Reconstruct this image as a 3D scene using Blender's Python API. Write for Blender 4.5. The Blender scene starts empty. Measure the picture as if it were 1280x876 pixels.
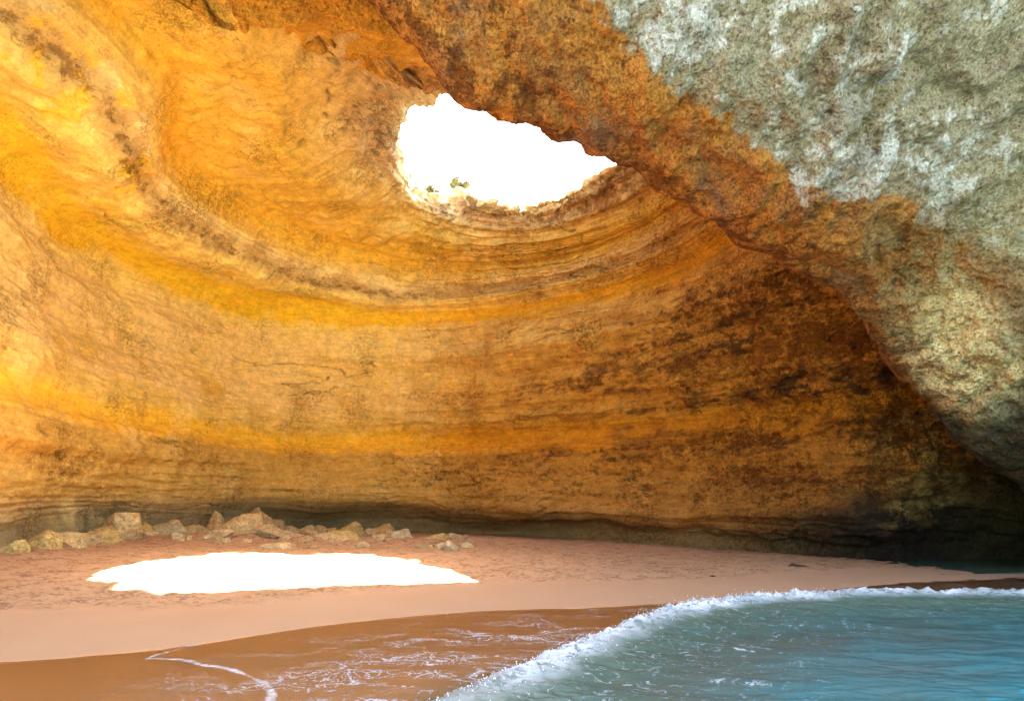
import bpy, bmesh, math, random
import numpy as np
random.seed(4); rng = np.random.default_rng(4)
C = bpy.context.scene.collection
F = 711.0; HZ = 625.0; CX = 640.0; CAMZ = 2.6          # 20 mm lens on 36 mm, eye 2.6 m above the sea

# ------------------------------------------------------------------ noise
def _hash(ix, iy, iz, seed):
    h = (ix.astype(np.uint32)*np.uint32(374761393) + iy.astype(np.uint32)*np.uint32(668265263)
         + iz.astype(np.uint32)*np.uint32(2147483647) + np.uint32(seed*974634777 & 0xffffffff))
    h = (h ^ (h >> np.uint32(13)))*np.uint32(1274126177)
    h = (h ^ (h >> np.uint32(15)))*np.uint32(2246822519)
    return h ^ (h >> np.uint32(16))
GR = np.array([[1,1,0],[-1,1,0],[1,-1,0],[-1,-1,0],[1,0,1],[-1,0,1],[1,0,-1],[-1,0,-1],
               [0,1,1],[0,-1,1],[0,1,-1],[0,-1,-1],[1,1,0],[-1,1,0],[0,-1,1],[0,-1,-1]], dtype=np.float32)
def perlin(x, y, z, seed=0):
    x = np.asarray(x, np.float64); y = np.asarray(y, np.float64)+0*x; z = np.asarray(z, np.float64)+0*x
    fx, fy, fz = np.floor(x), np.floor(y), np.floor(z)
    ix, iy, iz = fx.astype(np.int64), fy.astype(np.int64), fz.astype(np.int64)
    x = (x-fx).astype(np.float32); y = (y-fy).astype(np.float32); z = (z-fz).astype(np.float32)
    u, v, w = [t*t*t*(t*(t*6-15)+10) for t in (x, y, z)]
    out = 0
    for dx in (0, 1):
        for dy in (0, 1):
            for dz in (0, 1):
                g = GR[_hash(ix+dx, iy+dy, iz+dz, seed) & np.uint32(15)]
                d = g[..., 0]*(x-dx)+g[..., 1]*(y-dy)+g[..., 2]*(z-dz)
                out = out + d*(u if dx else 1-u)*(v if dy else 1-v)*(w if dz else 1-w)
    return out
def fbm(x, y, z, f=1.0, octs=4, seed=0, gain=.5, ridge=False):
    a, s, t = 1.0, 0, 0
    for i in range(octs):
        n = perlin(np.asarray(x)*f, np.asarray(y)*f, np.asarray(z)*f, seed+i*7)
        if ridge: n = 1-2.6*np.abs(n)-.35
        s = s+a*n; t += a; a *= gain; f *= 2.03
    return s/t
def ss(a, b, x):
    t = np.clip((x-a)/(b-a), 0, 1); return t*t*(3-2*t)
def mix(a, b, t): return a+(b-a)*t

# ------------------------------------------------------------------ object helpers
def tag(o, label=None, cat=None, group=None, kind=None):
    for k, v in (('label', label), ('category', cat), ('group', group), ('kind', kind)):
        if v: o[k] = v
    return o
def mesh_from(name, verts, faces, mat, parent=None, attrs=None, smooth=True):
    me = bpy.data.meshes.new(name)
    verts = np.ascontiguousarray(verts, dtype=np.float32).reshape(-1, 3)
    faces = np.ascontiguousarray(faces, dtype=np.int32)
    n = faces.shape[1]
    me.vertices.add(len(verts)); me.vertices.foreach_set('co', verts.ravel())
    me.loops.add(faces.size); me.loops.foreach_set('vertex_index', faces.ravel())
    me.polygons.add(len(faces))
    me.polygons.foreach_set('loop_start', np.arange(len(faces), dtype=np.int32)*n)
    me.polygons.foreach_set('use_smooth', np.full(len(faces), smooth))
    for k, a in (attrs or {}).items():
        a = np.asarray(a, np.float32)
        if a.ndim == 2:
            at = me.attributes.new(k, 'FLOAT_COLOR', 'POINT')
            at.data.foreach_set('color', np.concatenate([a, np.ones((len(a), 1), np.float32)], 1).ravel())
        else:
            at = me.attributes.new(k, 'FLOAT', 'POINT'); at.data.foreach_set('value', a)
    me.update(calc_edges=True); me.validate()
    if mat: me.materials.append(mat)
    o = bpy.data.objects.new(name, me); C.objects.link(o)
    if parent: o.parent = parent
    return o
def grid_faces(nr, nc, wrap=False):
    i = np.arange(nr-1)[:, None]; j = np.arange(nc if wrap else nc-1)[None, :]
    j2 = (j+1) % nc
    a = i*nc+j; b = i*nc+j2; c = (i+1)*nc+j2; d = (i+1)*nc+j
    return np.stack([a+0*b, b, c, d], -1).reshape(-1, 4)
def grid_normals(P, wrap=False):
    if wrap: du = np.roll(P, -1, 1)-np.roll(P, 1, 1)
    else: du = np.gradient(P, axis=1)
    dv = np.gradient(P, axis=0)
    n = np.cross(du, dv)
    return n/np.maximum(np.linalg.norm(n, axis=-1, keepdims=True), 1e-9)
def catmull(Cp, counts, axis, wrap=False):
    """resample control array along axis; counts[i] samples on segment i; returns samples and their parameter"""
    Cp = np.moveaxis(Cp, axis, 0); n = len(Cp); out, par = [], []
    nseg = n if wrap else n-1
    for i in range(nseg):
        if wrap: p0, p1, p2, p3 = Cp[(i-1) % n], Cp[i], Cp[(i+1) % n], Cp[(i+2) % n]
        else:
            p1, p2 = Cp[i], Cp[i+1]
            p0 = Cp[i-1] if i > 0 else 2*p1-p2
            p3 = Cp[i+2] if i+2 < n else 2*p2-p1
        for t in np.arange(counts[i])/counts[i]:
            out.append(.5*((2*p1)+(-p0+p2)*t+(2*p0-5*p1+4*p2-p3)*t*t+(-p0+3*p1-3*p2+p3)*t**3)); par.append(i+t)
    if not wrap: out.append(Cp[-1]); par.append(n-1)
    return np.moveaxis(np.array(out), 0, axis), np.array(par)
def W(px, py, d):                                       # measured sight line and distance -> a point of the place
    return ((px-CX)/F*d, d, CAMZ+(HZ-py)/F*d)

# ------------------------------------------------------------------ materials
def new_mat(name):
    m = bpy.data.materials.new(name); m.use_nodes = True
    nt = m.node_tree; nt.nodes.clear()
    return m, nt
class NT:
    def __init__(s, nt): s.nt = nt
    def n(s, typ, **kw):
        nd = s.nt.nodes.new(typ)
        for k, v in kw.items():
            if k.startswith('i_'):
                k = k[2:]; k = int(k) if k.isdigit() else k.replace('_', ' ')
                s.set(nd, k, v)
            else: setattr(nd, k, v)
        return nd
    def set(s, nd, k, v):
        if isinstance(v, bpy.types.NodeSocket): s.nt.links.new(v, nd.inputs[k])
        else: nd.inputs[k].default_value = v
    def math(s, op, a, b=0.0, c=0.0, clamp=False):
        nd = s.n('ShaderNodeMath', operation=op, use_clamp=clamp)
        for i, v in enumerate((a, b, c)): s.set(nd, i, v)
        return nd.outputs[0]
    def noise(s, vec, scale, detail=4, rough=.55, dist=0.0):
        nd = s.n('ShaderNodeTexNoise'); s.set(nd, 'Vector', vec)
        nd.inputs['Scale'].default_value = scale; nd.inputs['Detail'].default_value = detail
        nd.inputs['Roughness'].default_value = rough; nd.inputs['Distortion'].default_value = dist
        return nd.outputs['Fac']
    def ramp(s, fac, stops, interp='LINEAR'):
        nd = s.n('ShaderNodeValToRGB'); s.set(nd, 0, fac); cr = nd.color_ramp; cr.interpolation = interp
        while len(cr.elements) < len(stops): cr.elements.new(.5)
        for e, (p, c) in zip(cr.elements, stops):
            e.position = p; e.color = (c, c, c, 1) if not hasattr(c, '__len__') else (*c, 1)
        return nd.outputs[0]
    def mixc(s, fac, a, b, mode='MIX'):
        nd = s.n('ShaderNodeMix', data_type='RGBA', blend_type=mode)
        s.set(nd, 0, fac)
        for i, v in ((6, a), (7, b)):
            if not isinstance(v, bpy.types.NodeSocket) and len(v) == 3: v = (*v, 1)
            s.set(nd, i, v)
        return nd.outputs[2]
    def mapping(s, vec, scale):
        nd = s.n('ShaderNodeMapping'); s.set(nd, 'Vector', vec); nd.inputs['Scale'].default_value = scale
        return nd.outputs[0]

def rock_material(name, rough=.95, fine=1.0):
    """pigment from the layers of the stone, broken by pits, grains and thin streaks along the bedding"""
    m, nt = new_mat(name); q = NT(nt)
    co = q.n('ShaderNodeTexCoord').outputs['Object']
    pig = q.n('ShaderNodeAttribute', attribute_name='pigment').outputs['Color']
    pit = q.n('ShaderNodeAttribute', attribute_name='pitting').outputs['Fac']
    bed = q.mapping(co, (1.2, 1.2, 9.0))
    n1 = q.noise(co, 2.4, 8, .68); n2 = q.noise(co, 14.0, 6, .7); n3 = q.noise(bed, .9, 6, .6, .6)
    n4 = q.noise(co, 42.0, 3, .7)
    mott = q.math('MULTIPLY_ADD', n1, .9, .55)
    grain = q.math('MULTIPLY_ADD', q.math('SUBTRACT', n2, .5), q.math('MULTIPLY_ADD', pit, 1.6, .7), 1.0)
    grain2 = q.math('MULTIPLY_ADD', q.math('SUBTRACT', n4, .5), q.math('MULTIPLY_ADD', pit, 1.3, .35), 1.0)
    strat = q.math('MULTIPLY_ADD', n3, .7, .65)
    k = q.math('MULTIPLY', q.math('MULTIPLY', mott, grain), q.math('MULTIPLY', strat, grain2))
    comb = q.n('ShaderNodeCombineXYZ', i_0=k, i_1=k, i_2=k)
    col = q.mixc(1.0, pig, comb.outputs[0], 'MULTIPLY')
    # rusty and pale flecks of the stone itself
    fl = q.ramp(q.noise(co, 5.5, 9, .75, .4), [(.0, 0), (.50, 0), (.60, 1), (1, 1)])
    col = q.mixc(q.math('MULTIPLY', fl, q.math('MULTIPLY_ADD', pit, .75, .12)), col, q.mixc(1.0, col, (.55, .42, .36), 'MULTIPLY'))
    pl = q.ramp(q.noise(co, 7.5, 9, .78, .2), [(.0, 0), (.55, 0), (.64, 1), (1, 1)])
    col = q.mixc(q.math('MULTIPLY', pl, .45), col, q.mixc(1.0, col, (1.35, 1.38, 1.5), 'MULTIPLY'))
    # weathered crust: crisp dark speckle, denser where the crust attribute says
    cru = q.n('ShaderNodeAttribute', attribute_name='crust').outputs['Fac']
    cn = q.noise(q.mapping(co, (1, 1, 1.5)), 2.2, 12, .80, .3)
    cm = q.ramp(q.math('ADD', cn, q.math('MULTIPLY_ADD', cru, .22, -.17)), [(0, 0), (.46, 0), (.54, 1), (1, 1)])
    col = q.mixc(q.math('MULTIPLY', cm, .8), col, q.mixc(1.0, col, (.36, .27, .26), 'MULTIPLY'))
    hole = q.ramp(q.noise(co, 20, 5, .75), [(0, 1), (.36, 1), (.43, 0), (1, 0)])
    col = q.mixc(q.math('MULTIPLY', hole, q.math('MULTIPLY_ADD', pit, .7, .1)), col, q.mixc(1.0, col, (.35, .30, .28), 'MULTIPLY'))
    b = q.n('ShaderNodeBsdfPrincipled'); q.set(b, 'Base Color', col)
    b.inputs['Roughness'].default_value = rough; b.inputs['Specular IOR Level'].default_value = .15
    h = q.math('ADD', q.math('MULTIPLY', n1, .05), q.math('MULTIPLY', n2, .03))
    h = q.math('ADD', h, q.math('MULTIPLY', n4, .012))
    h = q.math('SUBTRACT', h, q.math('MULTIPLY', hole, .02))
    h = q.math('SUBTRACT', h, q.math('MULTIPLY', cm, .02))
    vor = q.n('ShaderNodeTexVoronoi', feature='F1'); q.set(vor, 'Vector', co); vor.inputs['Scale'].default_value = 9
    h = q.math('ADD', h, q.math('MULTIPLY', q.math('MULTIPLY', vor.outputs['Distance'], pit), .035))
    bp = q.n('ShaderNodeBump'); q.set(bp, 'Height', h)
    q.set(bp, 'Strength', q.math('MULTIPLY_ADD', pit, .7*fine, .5*fine, clamp=False)); bp.inputs['Distance'].default_value = 1.2
    q.set(b, 'Normal', bp.outputs[0])
    o = q.n('ShaderNodeOutputMaterial'); q.set(o, 0, b.outputs[0])
    return m
M_rock = rock_material('cave_limestone')
M_boulder = rock_material('boulder_stone', fine=.7)

# ------------------------------------------------------------------ THE CAVE: layered contours, bottom to skylight
def xyz(pts, z): return [(x, y, z) for x, y in pts]
S = {}
base = [(-17.6,10),(-16.9,17.5),(-18.3,24.8),(-16.9,32.3),(-13.0,37.7),(-5.4,38.3),(2.2,36.0),(9.0,30.2),(12.8,26.9),(16.4,25.3),(19.6,25.2),(25,25.5)]
S[0] = xyz(base, -1.5)
S[1] = [(x, y, z) for (x, y), z in zip(base, [1.2,1.3,1.8,1.5,1.1,.9,.8,.55,.4,.4,.4,.4])]
S[2] = [(x, y, z) for (x, y), z in zip([(-17.4,10),(-16.6,17.2),(-18.1,24.6),(-16.3,31.8),(-11.7,35.6),(-4.9,36.0),(1.9,33.6),(8.7,29.0),(12.3,25.7),(15,23.6),(18.4,23.6),(23.5,24)],
                                       [3,3,3,3.1,2.9,2.5,2.2,1.9,1.9,2,2.2,2.4])]
S[3] = xyz([(-17,10),(-16,17),(-17.5,24),(-16,32),(-12,36.5),(-5,37),(2,34.5),(9,30),(12.6,26.5),(15.2,23.8),(18.3,23),(23,23.5)], 5.7)
S[4] = xyz([(-17.5,10),(-16.8,17.6),(-18.4,24.5),(-16.8,32),(-12.5,36.4),(-5,36.4),(2.2,33.4),(8.8,28.7),(11.8,25),(13.9,22.4),(17,21),(21,21.5)], 9.3)
S[5] = xyz([(-16,10.5),(-17,18.4),(-19,25),(-16.2,33),(-12,35),(-5,35.2),(1.5,33),(7.2,29),(10,23.9),(12,20.5),(14,19),(17,19)], 13.2)
S[6] = xyz([(-13,12),(-12.8,17),(-14.8,22.9),(-13.6,28.7),(-10.5,32.8),(-4,34.6),(2.7,32.3),(6.7,28.8),(8.5,25.5),(10.5,21),(12,19),(14,18)], 15.0)
S[7] = xyz([(-10.5,13),(-10.7,18.5),(-12.9,22.9),(-12.2,27.8),(-9.5,31),(-3.5,33.2),(2.5,31.9),(5.9,28.9),(7.8,25.5),(9.5,22),(10.5,20),(11,18.5)], 16.3)
S[8] = xyz([(-6.6,15.5),(-6.9,19.5),(-7.9,22.8),(-7.2,25.7),(-5.8,28.8),(-2.5,31.6),(1.6,31.6),(4.6,29.9),(6.8,27.5),(8,24.8),(8.2,23.2),(8,22)], 17.3)
S[9] = xyz([(-3.3,22.5),(-4.3,23.1),(-4.9,24.4),(-5.2,26.5),(-4.7,29.1),(-2.7,30.8),(.6,31.2),(3.0,29.8),(4.3,28.0),(5.5,26.3),(5.9,25.4),(5.8,24.6)], 18.5)
lip = {'b': (26.5,22.5,-1.5), 0: (24.5,21.5,-1.5), 1: W(1325,650,21), 2: W(1211,557,19), 3: W(1117,450,18), 4: W(1050,372,17),
       5: W(945,303,16), 6: W(805,226,14.5), 7: W(700,168,13.2), 8: W(590,118,12), 9: W(470,0,11),
       10: (-6,9.5,13.2), 11: (-11,8,12), 12: (-15,7,8), 13: (-17,7.5,2)}
rimf = [(5.8,25.1),(5.6,25.0),(5.3,24.9),(4.9,24.7),(4.4,24.5),(3.9,24.4),(3.2,24.3),(2.4,24.1),(1.4,23.6),(.3,23.0),(-.5,22.5),(-1.3,22.2),(-2.0,22.1),(-2.6,22.1),(-3.0,22.2)]
keys = ['b']+list(range(14))
def front_col(k, rim):
    L = np.array(lip[k]); low = k in ('b', 0)
    if not low: L = L+np.array([0, .5, .6])
    R = np.array([rim[0], rim[1], 18.5]); out = []
    for t in [0, .05, .13, .25, .38, .52, .66, .78, .9, 1]:
        tp = t**(1.8 if low else 1.15); e = 3.5 if low else 5.0
        px_, py_ = mix(L[0], R[0], tp), mix(L[1], R[1], tp)
        zt = R[2]-(0 if low else .20*math.hypot(px_-R[0], py_-R[1]))
        out.append([px_, py_, mix(L[2], max(zt, L[2]), 1-(1-t)**e)])
    return out
cols = []
for i in range(12): cols.append([S[l][i] for l in range(10)])
for k, r in zip(keys, rimf): cols.append(front_col(k, r))
G = np.array(cols, float).transpose(1, 0, 2)             # level, station, xyz
hc = np.array([.7, 26.5])
rim = G[9]; d = rim[:, :2]-hc; dn = d/np.linalg.norm(d, axis=1, keepdims=True)
L10 = rim.copy(); L10[:, :2] += dn*.9; L10[:, 2] += .30
L11 = rim.copy(); L11[:, :2] += dn*2.8; L11[:, 2] += .75
L12 = rim.copy()
for i in range(27):
    a = math.atan2(dn[i, 1], dn[i, 0])
    L12[i] = (hc[0]+70*math.cos(a), hc[1]+60*math.sin(a), 19.5)
toptab = {0: (30,9,21.0), 1: (25,9,21), 2: (21,9,21), 3: (18,9,21), 4: (15,8.6,21), 5: (12,8,21), 6: (9,7.5,21), 7: (6.5,7,21), 8: (3.5,6.5,21),
          9: (0,6,21), 10: (-6,5,21), 11: (-13,4,21), 12: (-22,2,21), 13: (-34,0,21)}
L12[12] = (60, 10, 20.6)
for k in range(14): L12[13+k] = (toptab[k][0], toptab[k][1]+.6, 20.6)
L12[0] = (-70, 0, 20.6); L12[1] = (-70, 25, 20)
for i, p in ((2, (-60,60)), (3, (-40,80)), (4, (-20,85)), (5, (-5,85)), (6, (15,85)), (7, (35,80)), (8, (60,65)), (9, (70,50)), (10, (70,40)), (11, (70,25))):
    L12[i] = (*p, 20)
G = np.concatenate([G, L10[None], L11[None]], 0)
rowc = [6, 36, 56, 78, 88, 66, 50, 46, 40, 18, 12]
G, vpar = catmull(G, rowc, 0)
tl_ = np.arange(1, 11)/10
G = np.concatenate([G, G[-1][None]*(1-tl_[:, None, None])+L12[None]*tl_[:, None, None]], 0); vpar = np.concatenate([vpar, 11+tl_])
colc = [70]+[88]*9+[40]+[16]*14+[24, 30]
G, upar = catmull(G, colc, 1, wrap=True)
V = np.repeat(vpar[:, None], len(upar), 1); U = np.repeat(upar[None], len(vpar), 0)
N = grid_normals(G, wrap=True)
mid = G[:, :, :2]-np.array([-1, 22]); 
chk = (N[150:300, 100:500, :2]*mid[150:300, 100:500]).sum(-1).mean()
if chk > 0: N = -N                                        # point into the cave
X, Y, Z = G[..., 0], G[..., 1], G[..., 2]
body = ss(0, 1.2, V)*(1-ss(10.6, 11.6, V))
smear = ss(8.2, 9.2, V)
big = fbm(X, Y, Z, .16, 3, 1)*.9
medm = fbm(X, Y, Z, .55, 4, 11, ridge=True)*.34
bedw = V*3.2+.5*fbm(X, Y, Z, .12, 3, 21)
ledge = perlin(bedw*1.7, X*.05, Y*.05, 31)*.5+perlin(bedw*4.1, X*.12, Y*.12, 37)*.22
beds = fbm(X*.35, Y*.35, Z*2.8, 1.0, 4, 41)*.28
fine = fbm(X, Y, Z, 2.3, 5, 51, .6)*.13
pitm = ss(-.05, .35, fbm(X, Y, Z, .35, 3, 61)+.25*ss(5, 9, U)*(1-ss(6, 7, V)))
pits = -np.maximum(0, fbm(X, Y, Z, 3.4, 3, 71))*.22*pitm
smoothband = np.exp(-((V-5.28)/.22)**2)+.8*np.exp(-((V-3.22)/.16)**2)*(1-ss(6, 8, U))
# a scooped hollow at the left of the ceiling and a groove above the bright bands
def at(px, py, z): dd = (z-CAMZ)*F/(HZ-py); return np.array(W(px, py, dd))
def gblob(c, r, sx=1, sy=1, sz=1): return np.exp(-(((X-c[0])/sx)**2+((Y-c[1])/sy)**2+((Z-c[2])/sz)**2)/r**2)
smoothband = smoothband*(1-ss(11.2, 12, U)*(1-ss(26.3, 26.9, U)))
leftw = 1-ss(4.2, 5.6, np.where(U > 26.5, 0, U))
calm = 1-.75*np.clip(smoothband, 0, 1)
groove = -.45*np.exp(-((V-5.28)/.25)**2)-.35*np.exp(-((V-3.22)/.18)**2)+.30*np.exp(-((V-5.85)/.18)**2)+.22*np.exp(-((V-3.7)/.25)**2)-.25*np.exp(-((V-6.9)/.25)**2)+.30*np.exp(-((V-4.62)/.12)**2)-.22*np.exp(-((V-4.2)/.15)**2)+.22*np.exp(-((V-2.7)/.15)**2)
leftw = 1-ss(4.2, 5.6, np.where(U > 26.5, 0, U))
groove = groove+leftw*(.16*np.exp(-((V-6.2)/.25)**2)-.35*np.exp(-((V-6.95)/.38)**2)+.28*np.exp(-((V-7.65)/.2)**2))
lowq = 1-.7*(1-ss(1.7, 2.2, V))*ss(1.5, 3, U)*(1-ss(6.5, 8, U))
disp = (big+groove+(medm*(.75-.25*leftw)+ledge*(.55-.3*leftw)+beds*(1-.55*leftw)*(1-.7*ss(6.3, 7.2, V))+fine+pits)*calm*(1-.3*smear)*lowq)*body
rimn = fbm(X, Y, Z, .9, 4, 81, .6)*.55*np.exp(-((V-9)/.7)**2)
disp = disp+rimn
# cracks running along the bedding
crk = np.abs(perlin(X*.22, Y*.22, Z*1.3, 91)+.35*fbm(X, Y, Z, 1.2, 3, 92))
crack = (1-ss(0, .022, crk))*ss(.0, .2, perlin(X*.12, Y*.12, Z*.3, 95))
disp = disp-crack*.22*calm*body
P = G+N*disp[..., None]
P[..., 2] += (1.05*np.exp(-((X+2.7)/.9)**2)+.3*np.exp(-((X+4.3)/.5)**2)+.3*np.exp(-((X-1.6)/.5)**2)+.25*fbm(X, Y, 0, 1.5, 3, 83))*np.exp(-((V-9.7)/.9)**2)*ss(25, 28, Y)
# pigment of the layers, plus a painted brightness contrast from left to right
def srgb(r, g, b): return np.array([((c/255)/12.92 if c/255 <= .04045 else ((c/255+.055)/1.055)**2.4) for c in (r, g, b)])
front = ss(11.2, 12.2, U)*(1-ss(26.2, 26.9, U))
lv = mix(V, np.maximum(V, 7.6), front)+.22*fbm(X, Y, Z, .3, 4, 101)+.06*fbm(X*.4, Y*.4, Z*3, 1, 3, 105)
stops = [(0, (.20,.15,.10)), (1.0, (.22,.16,.11)), (1.7, (.38,.24,.13)), (2.15, (.55,.34,.14)), (2.9, (.56,.31,.08)), (3.05, (.70,.36,.045)),
         (3.32, (.74,.42,.05)), (3.5, (.64,.42,.15)), (3.9, (.62,.37,.11)), (4.3, (.70,.47,.19)), (4.75, (.72,.50,.23)), (5.0, (.76,.50,.20)),
         (5.1, (.78,.43,.035)), (5.42, (.80,.47,.05)), (5.52, (.76,.50,.17)), (5.85, (.78,.55,.24)), (5.95, (.55,.36,.18)), (6.15, (.54,.35,.19)), (6.3, (.76,.55,.34)), (6.5, (.72,.47,.19)), (6.75, (.70,.42,.08)),
         (7.2, (.68,.41,.09)), (7.7, (.60,.36,.09)), (8.15, (.58,.38,.18)), (8.6, (.48,.31,.21)), (9.0, (.58,.48,.40)), (9.7, (.60,.52,.42)), (10.5, (.42,.36,.24)), (12, (.25,.25,.12))]
lp = np.array([s[0] for s in stops]); lc = np.array([s[1] for s in stops])
pig = np.stack([np.interp(lv, lp, lc[:, k]) for k in range(3)], -1)
def stain(pig, m, col): m = np.clip(m, 0, 1)[..., None]; return pig*(1-m)+np.array(col)*m
n_a = fbm(X, Y, Z, .45, 5, 111, .6); n_b = fbm(X, Y, Z, .9, 5, 121, .6); n_s = fbm(X*.3, Y*.3, Z*1.6, 1, 5, 131, .6)
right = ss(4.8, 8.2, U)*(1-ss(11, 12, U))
pig = stain(pig, ss(.05, .3, n_a)*.35*calm*(1-right), (.78,.58,.34))        # pale lime crust
pig = stain(pig, ss(.02, .25, n_b)*.35*calm, (.45,.25,.09))
pig = stain(pig, ss(-.05, .2, n_s)*.55*ss(4.5, 7, U)*(1-ss(5.2, 6, V))*calm, (.30,.13,.04))
pig = stain(pig, (1-ss(3.5, 6.3, np.where(U > 26.5, 0, U)))*ss(3.55, 3.8, lv)*(1-ss(4.8, 5.02, lv))*ss(-.3, .05, n_a)*.9, (.715,.485,.27))
pig = stain(pig, leftw*np.exp(-((V-6.9)/.3)**2)*ss(-.1, .1, n_a)*.7, (.72,.38,.045))
pig = stain(pig, leftw*(1-ss(1.6, 2.4, U))*ss(5.3, 5.7, V)*(1-ss(6.2, 6.6, V))*ss(0, .06, n_a+.1*n_b)*.8, (.80,.46,.05))
pig = stain(pig, right*.62*(1-ss(6.5, 8, V)), (.42,.17,.028))  # rusty right wall, its dimmer light also put into the pigment
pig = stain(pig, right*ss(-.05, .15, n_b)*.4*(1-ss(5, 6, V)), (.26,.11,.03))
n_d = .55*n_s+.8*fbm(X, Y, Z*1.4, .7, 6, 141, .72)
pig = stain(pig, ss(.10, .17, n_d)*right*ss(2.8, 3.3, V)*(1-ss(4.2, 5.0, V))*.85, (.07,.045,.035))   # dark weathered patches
pig = stain(pig, np.exp(-((V-6.25)/.22)**2)*ss(-.1, .15, n_b)*.6*(1-ss(5, 6, U)), (.50,.30,.16))
pig = stain(pig, ss(8.0, 8.6, V+.3*n_b)*(1-ss(9.6, 10, V))*ss(-.15, .15, n_a)*.5, (.42,.24,.19))
pig = stain(pig, ss(.0, .2, n_b)*np.exp(-((V-9.0)/.35)**2)*.8, (.80,.74,.68))
foot_lv = V+.45*n_a-.25*ss(6.6, 9, U)*2.2-.65*ss(2.2, 3.4, U)*(1-ss(6, 7, U))
pig = stain(pig, (1-ss(.9, 1.7, foot_lv+.35*(1-ss(2.5, 5, U))))*.85, (.25,.18,.115))  # darker grey brown towards the wall foot, reaching higher in the middle
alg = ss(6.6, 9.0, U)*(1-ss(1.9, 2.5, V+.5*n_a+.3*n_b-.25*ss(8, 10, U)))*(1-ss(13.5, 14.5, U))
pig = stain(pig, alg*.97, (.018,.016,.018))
alg2 = ss(8.6, 9.6, U)*(1-ss(3.0, 3.7, V+.7*n_b))*ss(1.5, 2.2, V+.5*n_a)*ss(-.1, .12, n_b+.5*n_s)
pig = stain(pig, alg2*.75*(1-ss(13, 14, U)), (.36,.28,.13))
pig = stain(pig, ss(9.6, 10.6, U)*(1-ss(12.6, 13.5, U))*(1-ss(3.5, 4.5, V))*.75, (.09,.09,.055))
pig = stain(pig, (1-ss(5, 7, np.where(U > 26.5, 0, U)))*ss(1.6, 2.0, lv)*(1-ss(2.88, 3.0, lv))*(.45+.4*ss(-.1, .15, n_b)), (.44,.25,.075))
pig = stain(pig, crack*.6*calm, (.16,.08,.035))
pit_att = np.clip(.15+.75*pitm*calm+.35*right, 0, 1)
crust = .25+.5*n_s+.4*n_a+right*.45*ss(2.7, 3.2, V)*(1-ss(4.6, 5.0, V))+.7*np.exp(-((V-6.05)/.13)**2)*leftw+.3*ss(2.1, 2.4, V)*(1-ss(2.95, 3.02, V))
crust = crust-.22*leftw-.3*ss(3.55, 3.8, lv)*(1-ss(4.8, 5.02, lv))*leftw
crust = np.clip((crust+.4*ss(7.9, 8.4, V)*(1-ss(8.8, 9.1, V))+.3*np.exp(-((V-4.0)/.12)**2))*(1-.95*np.clip(smoothband, 0, 1)), 0, 1)
pig = pig*(np.array([.97, .85, .45])*(1-leftw[..., None])+np.array([1.22, 1.33, .88])*leftw[..., None])  # left lifted, right lowered: uneven light painted into the colour

# ------------------------------------------------------------------ THE ARCH over the mouth
A = {}
A[0] = [lip[k] for k in range(14)]
A[1] = [(26,19,-1.5), W(1345,600,17.5), W(1280,482,16.6), W(1205,365,16), W(1110,292,15), W(1000,232,14), W(880,142,12.6), W(785,72,11.6), W(700,-10,10.8), W(610,-120,10),
        (-5,7.5,14.2), (-11,6,13.5), (-17,4,9), (-20,4,3)]
A[2] = [(27.5,16,-1.5), W(1440,590,16.8), W(1375,440,15.8), W(1325,305,15), W(1255,205,14.3), W(1165,125,13.2), W(1055,40,11.8), W(955,-60,10.9), W(850,-130,10.3), W(760,-250,9.7),
        (-5,6,16.2), (-12,4,15.5), (-20,2,10), (-24,0,3)]
A[3] = [(29,12,-1.5), (23,13,5), (20,12.8,9), (17.8,12,12.5), (15,11.6,14.2), (12.2,11,15.2), (9,10,15.8), (6.2,9,16.6), (3.2,8.2,17.2), (0,7.6,17.6),
        (-6,5.6,18.4), (-13,3.4,18.3), (-25,0,17), (-33,-4,8)]
A[4] = [toptab[k] for k in range(14)]
Am = [(x, y+.8, z+1.0) for x, y, z in A[0]]; Am[0] = (26,23.5,-1.5)
GA = np.array([Am]+[A[i] for i in range(5)], float)
rg = np.array([[(60,30,-1.5)], [(60,26,-1.5)], [(60,20,-1.5)], [(60,14,2)], [(60,10,10)], [(60,9,21)]], float)
lg = np.array([[(-20,9,-1.5)], [(-21,7,-1.5)], [(-24,4,-1.5)], [(-28,-1,-1.5)], [(-40,-6,-1.5)], [(-44,-3,21)]], float)
lg2 = np.array([[(-70,9,-1.5)], [(-70,6,-1.5)], [(-70,3,-1.5)], [(-70,-6,-1.5)], [(-70,-10,2)], [(-70,-6,21)]], float)
GA = np.concatenate([rg, GA, lg, lg2], 1)
GA, va = catmull(GA, [14, 110, 130, 90, 24], 0)
GA, ua = catmull(GA, [20, 30]+[84]*8+[60, 30, 24, 24, 12, 10], 1)
VA = np.repeat(va[:, None], len(ua), 1); UA = np.repeat(ua[None], len(va), 0)
NA = grid_normals(GA)
k1, k2 = GA.shape[0]//2, GA.shape[1]//3
if (NA[k1, k2]*(np.array([0, 0, CAMZ])-GA[k1, k2])).sum() < 0: NA = -NA
x, y, z = GA[..., 0], GA[..., 1], GA[..., 2]
endf = 1-ss(4.6, 5, VA)
face = ss(1.8, 2.3, VA+.25*fbm(x, y, z, .5, 3, 202))
dA = fbm(x, y, z, .2, 3, 201)*.8+fbm(x, y, z, .5, 5, 211, .55, ridge=True)*.26+fbm(x, y, z, 1.6, 5, 221, .6)*.26+fbm(x, y, z, 6, 3, 231, .6)*.06
dA += -np.maximum(0, fbm(x, y, z, 2.2, 3, 241))*.30*(1-face)*.7
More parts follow.
